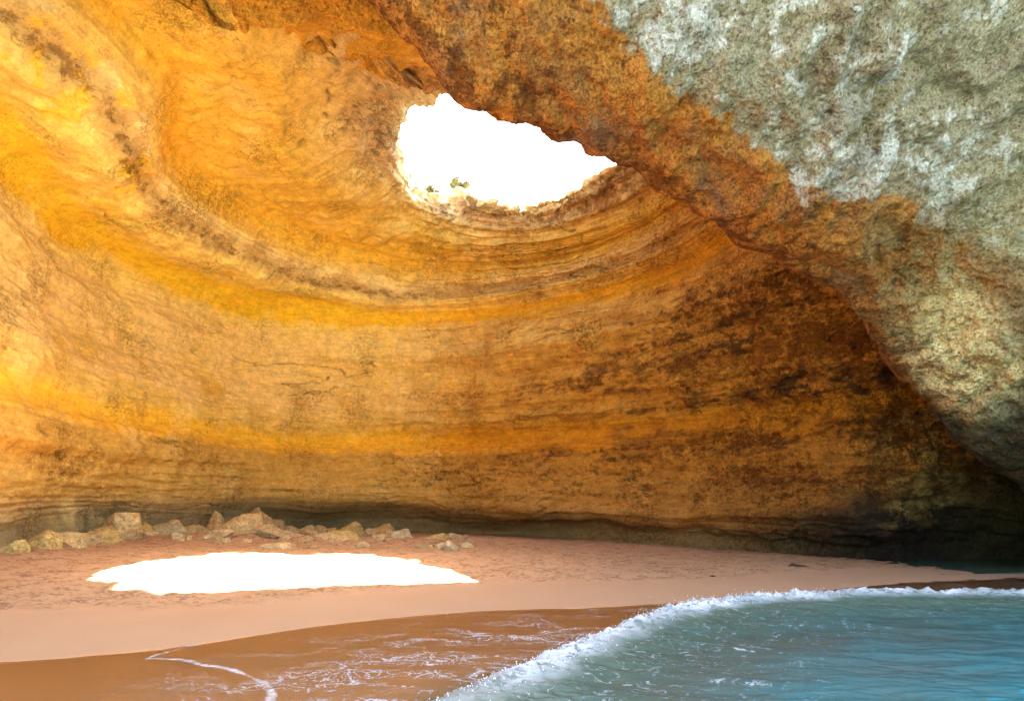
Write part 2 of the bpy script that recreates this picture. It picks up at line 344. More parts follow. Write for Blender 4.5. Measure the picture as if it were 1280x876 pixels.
# stepped bulges: the overhang breaks into slabs along inclined joints
sl = fbm(x, y, z, .25, 3, 251)+.16*(x*.5-y*.2+z*.7)
dA += np.sin(sl*19)*.12
ck = np.abs(perlin(x*.35+z*.2, y*.35, z*.8, 261)+.3*fbm(x, y, z, 1.1, 3, 262)); ckm = (1-ss(0, .03, ck)); m0 = fbm(x, y, z, .15, 2, 265)
dA = dA*(1-.6*np.exp(-((VA-1)/.45)**2))
PA = GA+NA*(dA*endf)[..., None]
m1 = fbm(x, y, z, .35, 5, 301, .6); m2 = fbm(x, y, z, .8, 5, 311, .62); m3 = fbm(x, y, z, 2.5, 4, 321, .6)
pg = np.zeros(GA.shape)+np.array((.40,.15,.026))
pg = stain(pg, ss(-.05, .25, m2)*.5, (.22,.085,.035))
pg = stain(pg, ss(.02, .25, -m1)*.7*(1-ss(1.3, 1.8, VA)), (.13,.08,.06))
bound = VA+.32*m1+.18*m2+.22*m3
# where the stone is grey: above the edge of the underside; lower on the leg it turns olive
grey = ss(1.92, 2.03, bound-.12*ss(7, 9, UA)-.42*np.exp(-((UA-4.7)/1.1)**2))
gcol = np.zeros(GA.shape)+np.array((.29,.225,.14))
gcol = stain(gcol, ss(.0, .13, .75*m1+.5*m2+.7*m3)*.65, (.59,.53,.475))
gcol = stain(gcol, ss(.08, .25, m1-.3*m2)*.6, (.16,.115,.055))
gcol = stain(gcol, (1-ss(4.2, 5.6, UA))*.6, (.33,.28,.13))
m = grey[..., None]; pg = pg*(1-m)+gcol*m
# brown and olive zone under the grey where seepage runs
seep = (1-ss(4.4, 6.0, UA))*(1-ss(2.35, 2.75, VA+.5*m1+.3*m2))
pg = stain(pg, seep*.75, (.25,.11,.03))
pg = stain(pg, seep*ss(.0, .2, m2-.3*m1)*.5, (.24,.20,.085))
lowleg = (1-ss(3.9, 4.6, UA+.4*m1))
cream = np.exp(-((UA-3.45+.5*m1)/.62)**4-((VA-1.62+.3*m2)/.50)**4)
pg = stain(pg, cream*.95, (.80,.62,.28))  # cream stone, brightened in colour for the light on this face
pg = stain(pg, (1-ss(2.9, 3.4, UA+.4*m1+.5*(VA-1.5)))*.85, (.05,.06,.035))  # low leg painted nearly black for the shadow under the overhang
arch = mesh_from('rock_arch', PA, grid_faces(*PA.shape[:2]), M_rock,
                 attrs={'pigment': np.clip(pg, .005, .9).reshape(-1, 3), 'pitting': np.full(PA.shape[0]*PA.shape[1], .9), 'crust': np.clip(.30+.8*m1+.3*np.exp(-((VA-1)/.4)**2)-.25*grey, 0, 1).ravel()})
tag(arch, 'overhanging rock arch with orange underside and grey green lichen crust', kind='structure')

# the cave skin starts exactly on the back of the arch lip, so the stone closes without a slit
row = int(np.argmin(np.abs(va-.45)))
tu = upar.copy(); tgt = np.stack([np.interp(tu-12, ua, PA[row, :, k]) for k in range(3)], -1)
wj = ss(12.2, 13.0, tu)*(1-ss(26.0, 26.6, tu))
P = P+((tgt-P[0])*wj[:, None])[None]*(1-ss(0, 2.2, V))[..., None]
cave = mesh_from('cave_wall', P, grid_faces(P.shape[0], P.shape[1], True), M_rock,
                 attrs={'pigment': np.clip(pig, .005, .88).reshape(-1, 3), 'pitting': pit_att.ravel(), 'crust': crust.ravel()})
tag(cave, 'layered orange and yellow limestone cave wall curving up to the skylight', kind='structure')
PD = P.copy()

# ------------------------------------------------------------------ BEACH
wl = np.array([(-70,-3),(-30,3.0),(-14,7.6),(-8.1,9.1),(-6,9.9),(-3.8,12.0),(-.75,13.4),(2.3,13.8),(5.4,14.8),(11.5,17.6),(17,19.0),(24,20.5),(70,30)])
def y_w(x):
    return (np.interp(x-.6, wl[:, 0], wl[:, 1])+np.interp(x, wl[:, 0], wl[:, 1])+np.interp(x+.6, wl[:, 0], wl[:, 1]))/3
def sand_smooth(x, y):
    s = (y-y_w(x))*.86
    t = np.where(x < 0, np.maximum(.34-.010*x+.0026*np.clip(x+4, -22, 0)**2, 0), .34-.021*x)
    back = np.maximum(t, -.5)
    up = back*(1-np.exp(-np.maximum(s, 0)/2.4))
    dn = np.maximum(.035*s, -.03+.06*s*.8)
    dn = np.where(s < 0, np.maximum(.035*s, -2.5), 0)
    return np.where(s > 0, up, dn), s
def sand_height(x, y):
    h, s = sand_smooth(x, y)
    rough = ss(2.0, 3.0, s+.5*fbm(x, y, 0, .4, 3, 401))
    h = h-.30*ss(16, 19.5, x)*ss(.5, 3, s)
    h = h+ss(.4, 4, s)*fbm(x, y, 0, .25, 3, 411)*.16
    pile = ss(-19, -14, x)*(1-ss(-3, 3, x))*np.exp(-((y-(29.5+.3*(x+8)))/2.3)**2)
    h = h+.28*pile*ss(-.25, .3, fbm(x, y, 0, .9, 3, 461))
    h = h+rough*(fbm(x, y, 0, 1.6, 3, 421)*.07-np.maximum(0, fbm(x, y, 0, 3.2, 2, 431))*.10+fbm(x, y, 0, 8, 2, 441)*.02)
    return h, s, rough
ys = [3.5]
while ys[-1] < 44: ys.append(ys[-1]+max(.03, .0031*ys[-1]))
ys = np.array(ys); tt = np.linspace(-1.25, 1.3, 900)
gx = tt[None, :]*(ys[:, None]+4); gy = np.repeat(ys[:, None], len(tt), 1)
h, s, rough = sand_height(gx, gy)
m, nt = new_mat('beach_sand'); q = NT(nt)
co = q.n('ShaderNodeTexCoord').outputs['Object']
wet = q.n('ShaderNodeAttribute', attribute_name='wetness').outputs['Fac']
rg_ = q.n('ShaderNodeAttribute', attribute_name='trodden').outputs['Fac']
n1 = q.noise(co, .7, 5, .6); n2 = q.math('MULTIPLY_ADD', q.noise(q.mapping(co, (1, 1.6, 1)), 7.5, 7, .72), .6, q.math('MULTIPLY', q.noise(co, 1.9, 5, .65), .4)); n3 = q.noise(co, 90, 2, .6)
dry = q.mixc(n1, (.44,.245,.115), (.54,.32,.165))
dry = q.mixc(q.math('MULTIPLY', rg_, q.ramp(n2, [(0, 1), (.43, .9), (.50, 0), (1, 0)])), dry, (.22,.11,.05))
dry = q.mixc(q.math('MULTIPLY', n3, .25), dry, (.3,.2,.14))
damp = q.mixc(n1, (.44,.265,.145), (.38,.22,.115))
spk = q.ramp(q.noise(co, 16, 6, .8), [(0, 0), (.62, 0), (.66, 1), (1, 1)])
damp = q.mixc(q.math('MULTIPLY', spk, .7), damp, (.16,.10,.07))
colr = q.mixc(rg_, damp, dry)
colr = q.mixc(wet, colr, (.58,.26,.085))
b = q.n('ShaderNodeBsdfPrincipled'); q.set(b, 'Base Color', colr)
q.set(b, 'Roughness', q.math('MULTIPLY_ADD', wet, -.78, .92)); q.set(b, 'Specular IOR Level', q.math('MULTIPLY_ADD', wet, .6, .1))
hh = q.math('MULTIPLY', q.math('ADD', q.math('MULTIPLY', n2, .12), q.math('MULTIPLY', n3, .004)), rg_)
hh = q.math('ADD', hh, q.math('MULTIPLY', q.noise(co, 30, 3, .6), .004))
bp = q.n('ShaderNodeBump'); q.set(bp, 'Height', hh); bp.inputs['Strength'].default_value = .8; bp.inputs['Distance'].default_value = 1
q.set(b, 'Normal', bp.outputs[0]); o = q.n('ShaderNodeOutputMaterial'); q.set(o, 0, b.outputs[0]); M_sand = m
wetness = 1-ss(-.15, .12, s+.10*fbm(gx, gy, 0, .8, 3, 451))
sand = mesh_from('beach_ground', np.stack([gx, gy, h], -1), grid_faces(*gx.shape), M_sand,
                 attrs={'wetness': wetness.ravel(), 'trodden': rough.ravel()})
tag(sand, 'orange pink sand beach inside the cave', kind='structure')

# ------------------------------------------------------------------ SEA with a breaking wave
crest = np.array([(-2.5,3.6),(-1.4,5.9),(-.5,7.35),(.3,8.3),(1.0,9.2),(1.9,10.3),(2.9,11.4),(4.1,12.4),(5.2,13.0),(6.5,13.5),(9.2,14.1),(13,14.4),(20,15),(40,16)])
cw, _ = catmull(crest, [8]*(len(crest)-1), 0)
def axis(knots):
    a = [knots[0][0]]
    for (x0, st0), (x1, st1) in zip(knots[:-1], knots[1:]):
        while a[-1] < x1-1e-6:
            t = (a[-1]-x0)/(x1-x0); a.append(min(x1, a[-1]+st0*(st1/st0)**t))
    return np.array(a)
xs = axis([(-3000, 900), (-80, 14), (-14, .25), (-10, .045), (-3, .028), (3.5, .028), (16, .05), (26, .3), (80, 14), (3000, 900)])
yy = axis([(-3000, 900), (-60, 12), (-6, 1.0), (5.5, .2), (7.0, .024), (12, .03), (17, .045), (24, .16), (34, 1.0)])
sx, sy = np.meshgrid(xs, yy)
dist = np.full(sx.shape, 1e9); sgn = np.ones(sx.shape); apar = np.zeros(sx.shape)
for i in range(len(cw)-1):
    ax, ay = cw[i]; bx, by = cw[i+1]; ex, ey = bx-ax, by-ay; L2 = ex*ex+ey*ey
    t = np.clip(((sx-ax)*ex+(sy-ay)*ey)/L2, 0, 1)
    dd = np.hypot(sx-ax-t*ex, sy-ay-t*ey); cr = ex*(sy-ay)-ey*(sx-ax)
    k = dd < dist; dist = np.where(k, dd, dist); sgn = np.where(k, np.where(cr > 0, -1, 1), sgn); apar = np.where(k, ax+t*ex, apar)
c = dist*sgn                                              # positive: seaward of the crest
sh, s2 = sand_smooth(sx, sy)
near = ss(-14, -4, sy)
rip = (perlin(sx*.55, sy*1.1, 0, 501)*.05+perlin(sx*1.3, sy*3.0, 0, 502)*.035+perlin(sx*3.2+.6*perlin(sx, sy, 0, 9), sy*7.5, 0, 503)*.016+perlin(sx*8, sy*15, 0, 504)*.005)
calmw = ss(-.8, 1.0, c)
cj = c+.16*fbm(sx, sy, 0, 1.1, 3, 511)+.10*fbm(sx, sy, 0, 3.3, 3, 512)
amp = mix(.10, .34, ss(-2, 3.5, apar))*mix(1, .75, ss(7, 14, apar))
prof = np.where(cj < 0, np.exp(-(cj/.28)**2), np.exp(-(cj/mix(.9, 1.5, ss(0, 6, apar)))**2))
bore = .05*ss(-.5, .2, c)*(1-ss(2, 6, c))
foam_core = mix(.6, 1, ss(-1, 2.5, apar))*ss(-.45, -.15, cj)*(1-ss(.12, .75, cj-.15*fbm(sx, sy, 0, 1.4, 3, 521)))
lump = np.abs(fbm(sx, sy, 0, 3.2, 4, 531, .5))*.34+fbm(sx, sy, 0, 14, 2, 541)*.012+.10*perlin(sx*.9, sy*.9, 0, 543)
sz = rip*mix(.18, 1, calmw)*near+amp*prof+bore+foam_core*lump*ss(-3, 2, apar)*.75
film = np.where(s2 < -.04+.12*fbm(sx, sy, 0, .9, 3, 551), sh+.012+.004*perlin(sx*6, sy*9, 0, 552), -.5)
sz = np.where(s2 < .2, np.maximum(sz, film), sz*0-.45)
sz = np.where((s2 > -.3) & (s2 < 1.2) & (sx < 12) & (film < -.4), sh-.06, sz)
sz = np.where((sx > 15) & (s2 > 1), .3*rip, sz)
depth = np.where((sx > 15) & (s2 > 1), .3, np.clip(sz-sh, 0, 3))
trail = ss(.2, .8, cj)*(1-ss(1.6, 4.2, c))*mix(1, .25, ss(4, 8, apar))
lacem = (1-ss(-.5, -.2, cj))*ss(-6.5, -5.2, sx+.4*(sy-8.5))*(s2 < .1)*ss(-5.5, -1.5, c)
lacem = lacem*mix(1, .35, ss(10.5, 13, sy))
def near_line(pts, wdt):
    dm = np.full(sx.shape, 9.)
    p_, _ = catmull(np.array(pts, float), [6]*(len(pts)-1), 0)
    for (ax, ay), (bx, by) in zip(p_[:-1], p_[1:]):
        ex, ey = bx-ax, by-ay; t = np.clip(((sx-ax)*ex+(sy-ay)*ey)/(ex*ex+ey*ey), 0, 1); dm = np.minimum(dm, np.hypot(sx-ax-t*ex, sy-ay-t*ey))
    dm = dm+.10*fbm(sx, sy, 0, 2.2, 3, 571)
    return 1-ss(wdt*.3, wdt, dm)
edge = np.maximum(near_line([(-6.0,9.35),(-5.4,9.3),(-5.0,9.05),(-4.4,8.8),(-3.8,8.35),(-3.3,7.8),(-3.1,7.2)], .065)*(.45+.9*np.clip(.5+fbm(sx, sy, 0, 5, 3, 581), 0, 1)),
                  near_line([(-6.0,9.4),(-5.9,9.75),(-5.5,10.6),(-5.0,11.5),(-4.4,12.3),(-3.6,13.0)], .05)*.6)
foam_core = np.maximum(foam_core*(.62+.55*ss(-.15, .25, fbm(sx, sy, 0, .8, 3, 591))), edge)
lacem = np.maximum(lacem, near_line([(-4.9,9.6),(-3.9,8.7),(-3.2,7.5)], .9)*.0+lacem)
m, nt = new_mat('sea_water'); q = NT(nt)
co = q.n('ShaderNodeTexCoord').outputs['Object']
A_ = lambda k: q.n('ShaderNodeAttribute', attribute_name=k).outputs['Fac']
dep, fc, tr, la, tl = A_('depth'), A_('foam'), A_('trail'), A_('lace'), A_('teal')
warp = q.n('ShaderNodeTexNoise'); q.set(warp, 'Vector', co); warp.inputs['Scale'].default_value = 1.6; warp.inputs['Detail'].default_value = 4
wv = q.n('ShaderNodeVectorMath', operation='MULTIPLY_ADD'); q.set(wv, 0, warp.outputs['Color']); wv.inputs[1].default_value = (1.1, 1.1, 0); q.set(wv, 2, co)
def cells(scale, sc, width):
    mp = q.mapping(wv.outputs[0], sc); v = q.n('ShaderNodeTexVoronoi', feature='DISTANCE_TO_EDGE'); q.set(v, 'Vector', mp); v.inputs['Scale'].default_value = scale
    v.voronoi_dimensions = '2D'
    return q.ramp(v.outputs['Distance'], [(0, 1), (width*.45, .75), (width, 0), (1, 0)])
lace = q.math('MAXIMUM', cells(1.5, (.6, 1.5, 1), .05), q.math('MULTIPLY', cells(5.5, (.8, 1.3, 1), .10), .75))
patch = q.ramp(q.noise(q.mapping(co, (.7, 1.6, 1)), .9, 5, .62, .5), [(0, 0), (.46, 0), (.56, 1), (1, 1)])
lacef = q.math('MULTIPLY', q.math('MULTIPLY', lace, patch), la)
speck = q.ramp(q.noise(co, 24, 4, .7), [(0, 0), (.46, 0), (.60, 1), (1, 1)])
lacef = q.math('MULTIPLY', lacef, q.math('MULTIPLY_ADD', speck, .7, .35))
trn = q.ramp(q.noise(q.mapping(wv.outputs[0], (1.1, 3.0, 1)), 4.2, 8, .72, .5), [(0, 0), (.57, 0), (.65, .7), (1, 1)])
trailf = q.math('MULTIPLY', trn, tr)
coref = q.math('MULTIPLY', fc, q.ramp(q.noise(q.mapping(wv.outputs[0], (1.4, 2.2, 1)), 3.6, 7, .68, .4), [(0, .1), (.38, .2), (.50, .9), (1, 1)]))
foam = q.math('MAXIMUM', q.math('MAXIMUM', lacef, trailf), coref, clamp=True)
body = q.mixc(tl, (.10,.13,.075), (.015,.25,.30))
body = q.mixc(A_('swash'), body, (.58,.26,.09))
body = q.mixc(A_('bounce_grey'), body, (.20,.19,.15))  # unseen grey water behind the camera, added to neutralise bounce on the arch
body = q.mixc(q.math('MULTIPLY', q.noise(q.mapping(co, (.5, 1.6, 1)), .8, 4, .6), .5), body, (.03,.17,.17))
dif = q.n('ShaderNodeBsdfDiffuse'); q.set(dif, 'Color', body)
trs = q.n('ShaderNodeBsdfTransparent'); trs.inputs['Color'].default_value = (.86, .82, .72, 1)
opac = q.ramp(dep, [(0, .02), (.03, .08), (.14, .35), (.30, .8), (.6, 1), (1, 1)])
m1_ = q.n('ShaderNodeMixShader'); q.set(m1_, 0, opac); q.set(m1_, 1, trs.outputs[0]); q.set(m1_, 2, dif.outputs[0])
gl = q.n('ShaderNodeBsdfGlossy'); gl.inputs['Roughness'].default_value = .07
bh = q.math('ADD', q.math('MULTIPLY', q.noise(q.mapping(co, (1, 2.1, 1)), 5, 5, .6), .020), q.math('MULTIPLY', q.noise(q.mapping(co, (1, 2, 1)), 22, 3, .6), .0025))
bh = q.math('MULTIPLY', bh, q.math('MULTIPLY_ADD', opac, .6, .45))
bh = q.math('ADD', bh, q.math('MULTIPLY', foam, .02))
bp = q.n('ShaderNodeBump'); q.set(bp, 'Height', bh); bp.inputs['Strength'].default_value = .9; bp.inputs['Distance'].default_value = 1
q.set(gl, 'Normal', bp.outputs[0]); q.set(dif, 'Normal', bp.outputs[0])
fr = q.n('ShaderNodeFresnel'); fr.inputs['IOR'].default_value = 1.33; q.set(fr, 'Normal', bp.outputs[0])
m2_ = q.n('ShaderNodeMixShader'); q.set(m2_, 0, fr.outputs[0]); q.set(m2_, 1, m1_.outputs[0]); q.set(m2_, 2, gl.outputs[0])
fd = q.n('ShaderNodeBsdfPrincipled'); fd.inputs['Base Color'].default_value = (.80, .83, .84, 1); fd.inputs['Roughness'].default_value = .55
fb = q.n('ShaderNodeBump'); q.set(fb, 'Height', q.math('ADD', q.math('MULTIPLY', q.noise(co, 26, 4, .7), .03), bh)); fb.inputs['Strength'].default_value = 1; fb.inputs['Distance'].default_value = 1
q.set(fd, 'Normal', fb.outputs[0])
m3_ = q.n('ShaderNodeMixShader'); q.set(m3_, 0, foam); q.set(m3_, 1, m2_.outputs[0]); q.set(m3_, 2, fd.outputs[0])
o = q.n('ShaderNodeOutputMaterial'); q.set(o, 0, m3_.outputs[0]); M_sea = m
teal = ss(.3, 5.5, c+.8*fbm(sx, sy, 0, .35, 3, 561))
sea = mesh_from('sea_water', np.stack([sx, sy, sz], -1), grid_faces(*sx.shape), M_sea,
                attrs={'depth': depth.ravel(), 'foam': (foam_core*ss(-4, 1, apar)).ravel(), 'trail': trail.ravel(), 'lace': lacem.ravel(), 'teal': teal.ravel(), 'swash': ((1-ss(-1.2, -.2, c))*(1-ss(14, 15, sx))).ravel(), 'bounce_grey': ((1-ss(-3, 3, sy))*.85).ravel()})
tag(sea, 'teal sea with a low foaming wave running up the beach', kind='structure')
# spray thrown off the crest: flecks of foam nobody could count
m, nt = new_mat('foam_spray'); q = NT(nt)
fd = q.n('ShaderNodeBsdfPrincipled'); co = q.n('ShaderNodeTexCoord').outputs['Object']
q.set(fd, 'Base Color', q.mixc(q.noise(co, 12, 2), (.74,.78,.80), (.88,.90,.90))); fd.inputs['Roughness'].default_value = .5
o = q.n('ShaderNodeOutputMaterial'); q.set(o, 0, fd.outputs[0]); M_spray = m
ico = bmesh.new(); bmesh.ops.create_icosphere(ico, subdivisions=1, radius=1)
iv = np.array([v.co[:] for v in ico.verts]); ifc = np.array([[v.index for v in f.verts] for f in ico.faces]); ico.free()
def sea_z(px_, py_):
    i = np.clip(np.searchsorted(yy, py_), 0, len(yy)-1); j = np.clip(np.searchsorted(xs, px_), 0, len(xs)-1); return sz[i, j]
vs, fs, k = [], [], 0
for _ in range(2000):
    u = rng.random()**.8; i = u*(len(cw)-26); i0 = int(i); p = cw[i0]+(cw[i0+1]-cw[i0])*(i-i0)
    if p[1] < 6.5 or p[0] > 17: continue
    tdir = cw[i0+1]-cw[i0]; tdir /= np.linalg.norm(tdir); nd = np.array([tdir[1], -tdir[0]])
    off = rng.normal(-.05, .24); p = p+nd*off
    clump = perlin(np.array([p[0]*1.4]), np.array([p[1]*1.4]), np.array([0.]), 601)[0]
    if rng.random() > .35+1.2*clump+.4: continue
    rise = rng.exponential(.018 if p[0] < 2 else .035)*(1 if abs(off) < .25 else .3)
    r = rng.uniform(.003, .008)*(1+.6*rng.random())
    vs.append(iv*r*rng.uniform(.7, 1.4, 3)+np.array([p[0], p[1], sea_z(p[0], p[1])+r*.3+rise])); fs.append(ifc+k); k += len(iv)
spray = mesh_from('foam_spray', np.concatenate(vs), np.concatenate(fs), M_spray)
tag(spray, 'white spray flecks thrown up along the breaking wave', kind='stuff')

# ------------------------------------------------------------------ BOULDERS
def on_sand(px, py):
    """walk along the sight line measured for a rock's foot until it meets the beach"""
    dx, dz = (px-CX)/F, (HZ-py)/F
    for d_ in np.arange(8, 42, .05):
        if CAMZ+dz*d_ <= float(sand_smooth(np.array(dx*d_), np.array(d_))[0]): return dx*d_, d_
    return dx*41, 41
def wall_limit(px):
    band = (V > 1.2) & (V < 2.2) & (U < 11)
    pxs = CX+F*PD[..., 0][band]/PD[..., 1][band]; dsel = PD[..., 1][band][np.abs(pxs-px) < 14]
    return dsel.min() if len(dsel) else 40
def make_boulder(name, label, px, py, wpx, hpx, seed, tone, slab=0, point=0, group='fallen rocks along the back of the beach', pos=None):
    r_ = np.random.default_rng(seed)
    if pos is None:
        bx_, by_ = on_sand(px, py)
        lim = wall_limit(px)-.3
        if by_ > lim: bx_, by_ = bx_*lim/by_, lim
        bz = float(sand_height(np.array([bx_]), np.array([by_]))[0][0])
    else: bx_, by_, bz = pos
    w = wpx/F*by_; hgt = hpx/F*by_*1.05
    bm = bmesh.new(); bmesh.ops.create_icosphere(bm, subdivisions=5 if wpx > 18 else 4, radius=1)
    v = np.array([a.co[:] for a in bm.verts]); f = np.array([[a.index for a in b_.verts] for b_ in bm.faces]); bm.free()
    # cut by random planes so flat broken faces meet at edges
    for _ in range(13 if not slab else 10):
        n_ = r_.normal(size=3); n_[2] = n_[2]*.8+.25; n_ /= np.linalg.norm(n_); c_ = r_.uniform(.42, .84)
        t_ = v@n_; v = v-np.outer(np.maximum(t_-c_, 0)*.94, n_)
    if point: v[:, :2] *= (1-.55*np.clip(v[:, 2:3], 0, 1)*point)
    ds = fbm(v[:, 0]+seed*3.1, v[:, 1], v[:, 2], 1.3, 4, 7+seed, .6)*.30+fbm(v[:, 0], v[:, 1]+seed, v[:, 2], 5, 4, 17, .65)*.13
    v = v*(1+ds[:, None])
    v[:, 2] = v[:, 2]/v[:, 2].max()
    a_ = r_.uniform(0, 6.28); ca, sa = math.cos(a_), math.sin(a_)
    v[:, :2] = v[:, :2]@np.array([[ca, -sa], [sa, ca]])
    v[:, 0] *= w*.74/np.abs(v[:, 0]).max(); v[:, 1] *= w*.62/np.abs(v[:, 1]).max()
    v[:, :2] *= 1+.12*np.clip(-v[:, 2:3], 0, 1)
    v[:, 2] = np.where(v[:, 2] > 0, v[:, 2]*hgt, v[:, 2]*hgt*.5)
    X_, Y_, Z_ = v[:, 0]+bx_, v[:, 1]+by_, v[:, 2]
    nn = fbm(X_, Y_, Z_, 1.8, 4, 23+seed, .6)[:, None]
    tones = {'tan': (.62,.43,.22), 'yellow': (.56,.37,.15), 'brown': (.50,.33,.17), 'grey': (.48,.35,.20), 'pink': (.58,.38,.21), 'pale': (.60,.43,.26), 'dark': (.08,.05,.04)}
    pc = np.array(tones[tone])*np.array([.98, 1.08, .92])*(1+nn*.5)
    pc = np.where(ss(.1, .3, nn) > .5, pc*np.array([.85, .75, .68]), pc)
    o_ = mesh_from(name, v, f, M_boulder, attrs={'pigment': np.clip(pc, .02, .85), 'pitting': np.full(len(v), .7), 'crust': np.full(len(v), .25)}, smooth=True)
    o_.location = (bx_, by_+w*.2, bz-.03)
    tag(o_, label, 'boulder' if w > .75 else 'rock', group)
    return o_
BL = [
 (11,664,24,17,'yellow',0,0,'rounded yellow boulder against the wall at the far left end of the rock line'),
 (23,670,20,9,'tan',1,0,'low flat stone just in front of the far left rounded boulder'),
 (48,679,34,22,'yellow',0,0,'knobbly yellow boulder, frontmost of the left cluster'),
 (80,682,36,17,'tan',1,.3,'wedge shaped pale rock right beside the knobbly yellow boulder'),
 (86,662,46,14,'brown',1,0,'long low brown rock lying behind the left cluster'),
 (91,671,17,11,'tan',0,0,'small tan stone squeezed between the wedge rock and the broad yellow boulder'),
 (114,671,46,19,'yellow',0,0,'broad yellow boulder with a smooth sloping right side'),
 (124,657,30,17,'brown',0,0,'brown rock leaning on the left of the largest boulder'),
 (108,650,16,6,'grey',1,0,'thin grey slab at the foot of the wall behind the left cluster'),
 (147,667,50,31,'tan',0,0,'largest craggy boulder of the left half, square and tall'),
 (192,656,54,16,'grey',1,0,'long grey slab lying flat behind the tan blocks'),
 (178,669,24,17,'yellow',0,0,'small cracked yellow block right of the largest craggy boulder'),
 (205,669,40,20,'pale',0,0,'pale blunt boulder in front of the long grey slab'),
 (233,652,22,11,'tan',1,0,'small flat tan stone on the ridge left of the pointed rock'),
 (247,660,26,11,'brown',0,0,'low brown stone below the pointed rock'),
 (250,666,12,5,'pale',0,0,'tiny white stone on the sand before the pile'),
 (266,655,28,27,'tan',0,1,'pointed upright rock standing on the crest of the pile'),
 (289,671,56,30,'tan',0,.2,'biggest rounded boulder in the middle of the pile'),
 (274,675,24,9,'pale',1,0,'flat pale chip at the foot of the biggest rounded boulder'),
 (305,652,30,20,'brown',0,.3,'brown slanted slab at the top of the pile, left of the peaked rock'),
 (321,660,34,30,'brown',0,.7,'tall peaked brown rock at the right shoulder of the pile'),
 (342,664,24,15,'brown',0,.2,'brown stone sloping down from the peaked rock'),
 (328,674,44,14,'pink',1,0,'broad pink rock half buried in sand below the peaked rock'),
 (361,662,24,9,'grey',0,0,'grey stone first in the low row right of the pile'),
 (361,674,34,12,'pink',1,0,'low pink slab half buried below the row of grey stones'),
 (381,661,18,10,'grey',0,0,'small grey cobble second in the low row right of the pile'),
 (397,660,17,10,'brown',0,0,'small brown cobble third in the low row right of the pile'),
 (389,669,16,8,'tan',0,0,'small tan stone in front of the brown cobble'),
 (413,665,17,9,'pink',0,0,'small pink stone between the brown cobble and the yellow block'),
 (431,670,34,18,'yellow',0,.3,'yellow angular block right of the low row of cobbles'),
 (447,668,18,13,'grey',0,0,'small grey rock touching the yellow angular block'),
 (426,678,34,12,'yellow',1,0,'flat yellow rock lying in front of the angular block'),
 (412,678,36,10,'pink',1,0,'flat pink slab near the edge of the sunlit patch'),
 (346,684,34,7,'pale',1,0,'thin pale slab lying on open sand close to the sunlit patch'),
 (380,679,24,8,'pink',1,0,'low pink stone between the pale slab and the flat pink slab'),
 (464,670,18,10,'pink',0,0,'pink stone left of the brown ridged rock'),
 (480,671,30,16,'brown',0,.2,'brown ridged rock, left of a touching pair'),
 (498,676,30,15,'pale',0,.2,'pale ridged rock, right of a touching pair'),
 (470,678,20,6,'pink',1,0,'flat pink chip in front of the touching pair'),
 (542,677,26,12,'yellow',0,0,'flat topped yellow block standing alone on the right'),
 (532,685,26,6,'pink',1,0,'low pink slab in front of the lone yellow block'),
 (550,685,16,8,'pale',0,0,'small pale stone between the low slab and the speckled rock'),
 (565,686,20,12,'pale',0,0,'speckled pale rock near the right end of the rock line'),
 (582,684,16,7,'tan',0,0,'last small tan stone at the right end of the rock line'),
]
for i, (px, py, w, hgt, tone, slab, point, lab) in enumerate(BL):
    make_boulder('boulder' if w >= 24 else 'beach_stone', lab, px, py, w, hgt, i+1, tone, slab, point)
fr_ = np.random.default_rng(12)
for k in range(46):
    px = fr_.choice([fr_.uniform(60, 240), fr_.uniform(225, 400), fr_.uniform(225, 400), fr_.uniform(400, 590)])
    py = 668+(px-60)*.02+fr_.uniform(-8, 8); w = fr_.uniform(6, 15)
    make_boulder('rubble_stone', 'small broken stone lying among the larger fallen rocks', px, py, w, w*fr_.uniform(.35, .6), 200+k, str(fr_.choice(['tan', 'pink', 'brown', 'pale'])), 0, 0, 'small rubble between the fallen rocks')
make_boulder('seaweed_covered_stone', 'dark flat weed covered stone on the sand near the dark right wall', 999, 708, 22, 4, 77, 'dark', 1, 0, group='stones on the open sand')
make_boulder('beach_stone', 'tiny dark pebble on smooth sand left of the weed covered stone', 893, 719, 7, 3, 78, 'dark', 0, 0, group='stones on the open sand')

# ------------------------------------------------------------------ on the rim of the skylight
def rim_top(px):
    """highest point of the far rim on the bearing measured for a plant or stone"""
    band = (V > 8.6) & (V < 10.9) & (U > 1.5) & (U < 9)
    X_, Y_, Z_ = PD[..., 0][band], PD[..., 1][band], PD[..., 2][band]
    k_ = np.abs(CX+F*X_/Y_-px) < 3
    e = (Z_[k_]-CAMZ)/Y_[k_]; j = np.argmax(e); return X_[k_][j], Y_[k_][j], Z_[k_][j]
m, nt = new_mat('shrub_leaf'); q = NT(nt); co = q.n('ShaderNodeTexCoord').outputs['Object']
b = q.n('ShaderNodeBsdfPrincipled'); q.set(b, 'Base Color', q.mixc(q.noise(co, 5, 3), (.14,.16,.08), (.26,.26,.15))); b.inputs['Roughness'].default_value = .7
o = q.n('ShaderNodeOutputMaterial'); q.set(o, 0, b.outputs[0]); M_leaf = m
m, nt = new_mat('shrub_twig'); q = NT(nt); co = q.n('ShaderNodeTexCoord').outputs['Object']
b = q.n('ShaderNodeBsdfPrincipled'); q.set(b, 'Base Color', q.mixc(q.noise(co, 9, 3), (.10,.07,.05), (.2,.15,.1))); b.inputs['Roughness'].default_value = .9
o = q.n('ShaderNodeOutputMaterial'); q.set(o, 0, b.outputs[0]); M_twig = m
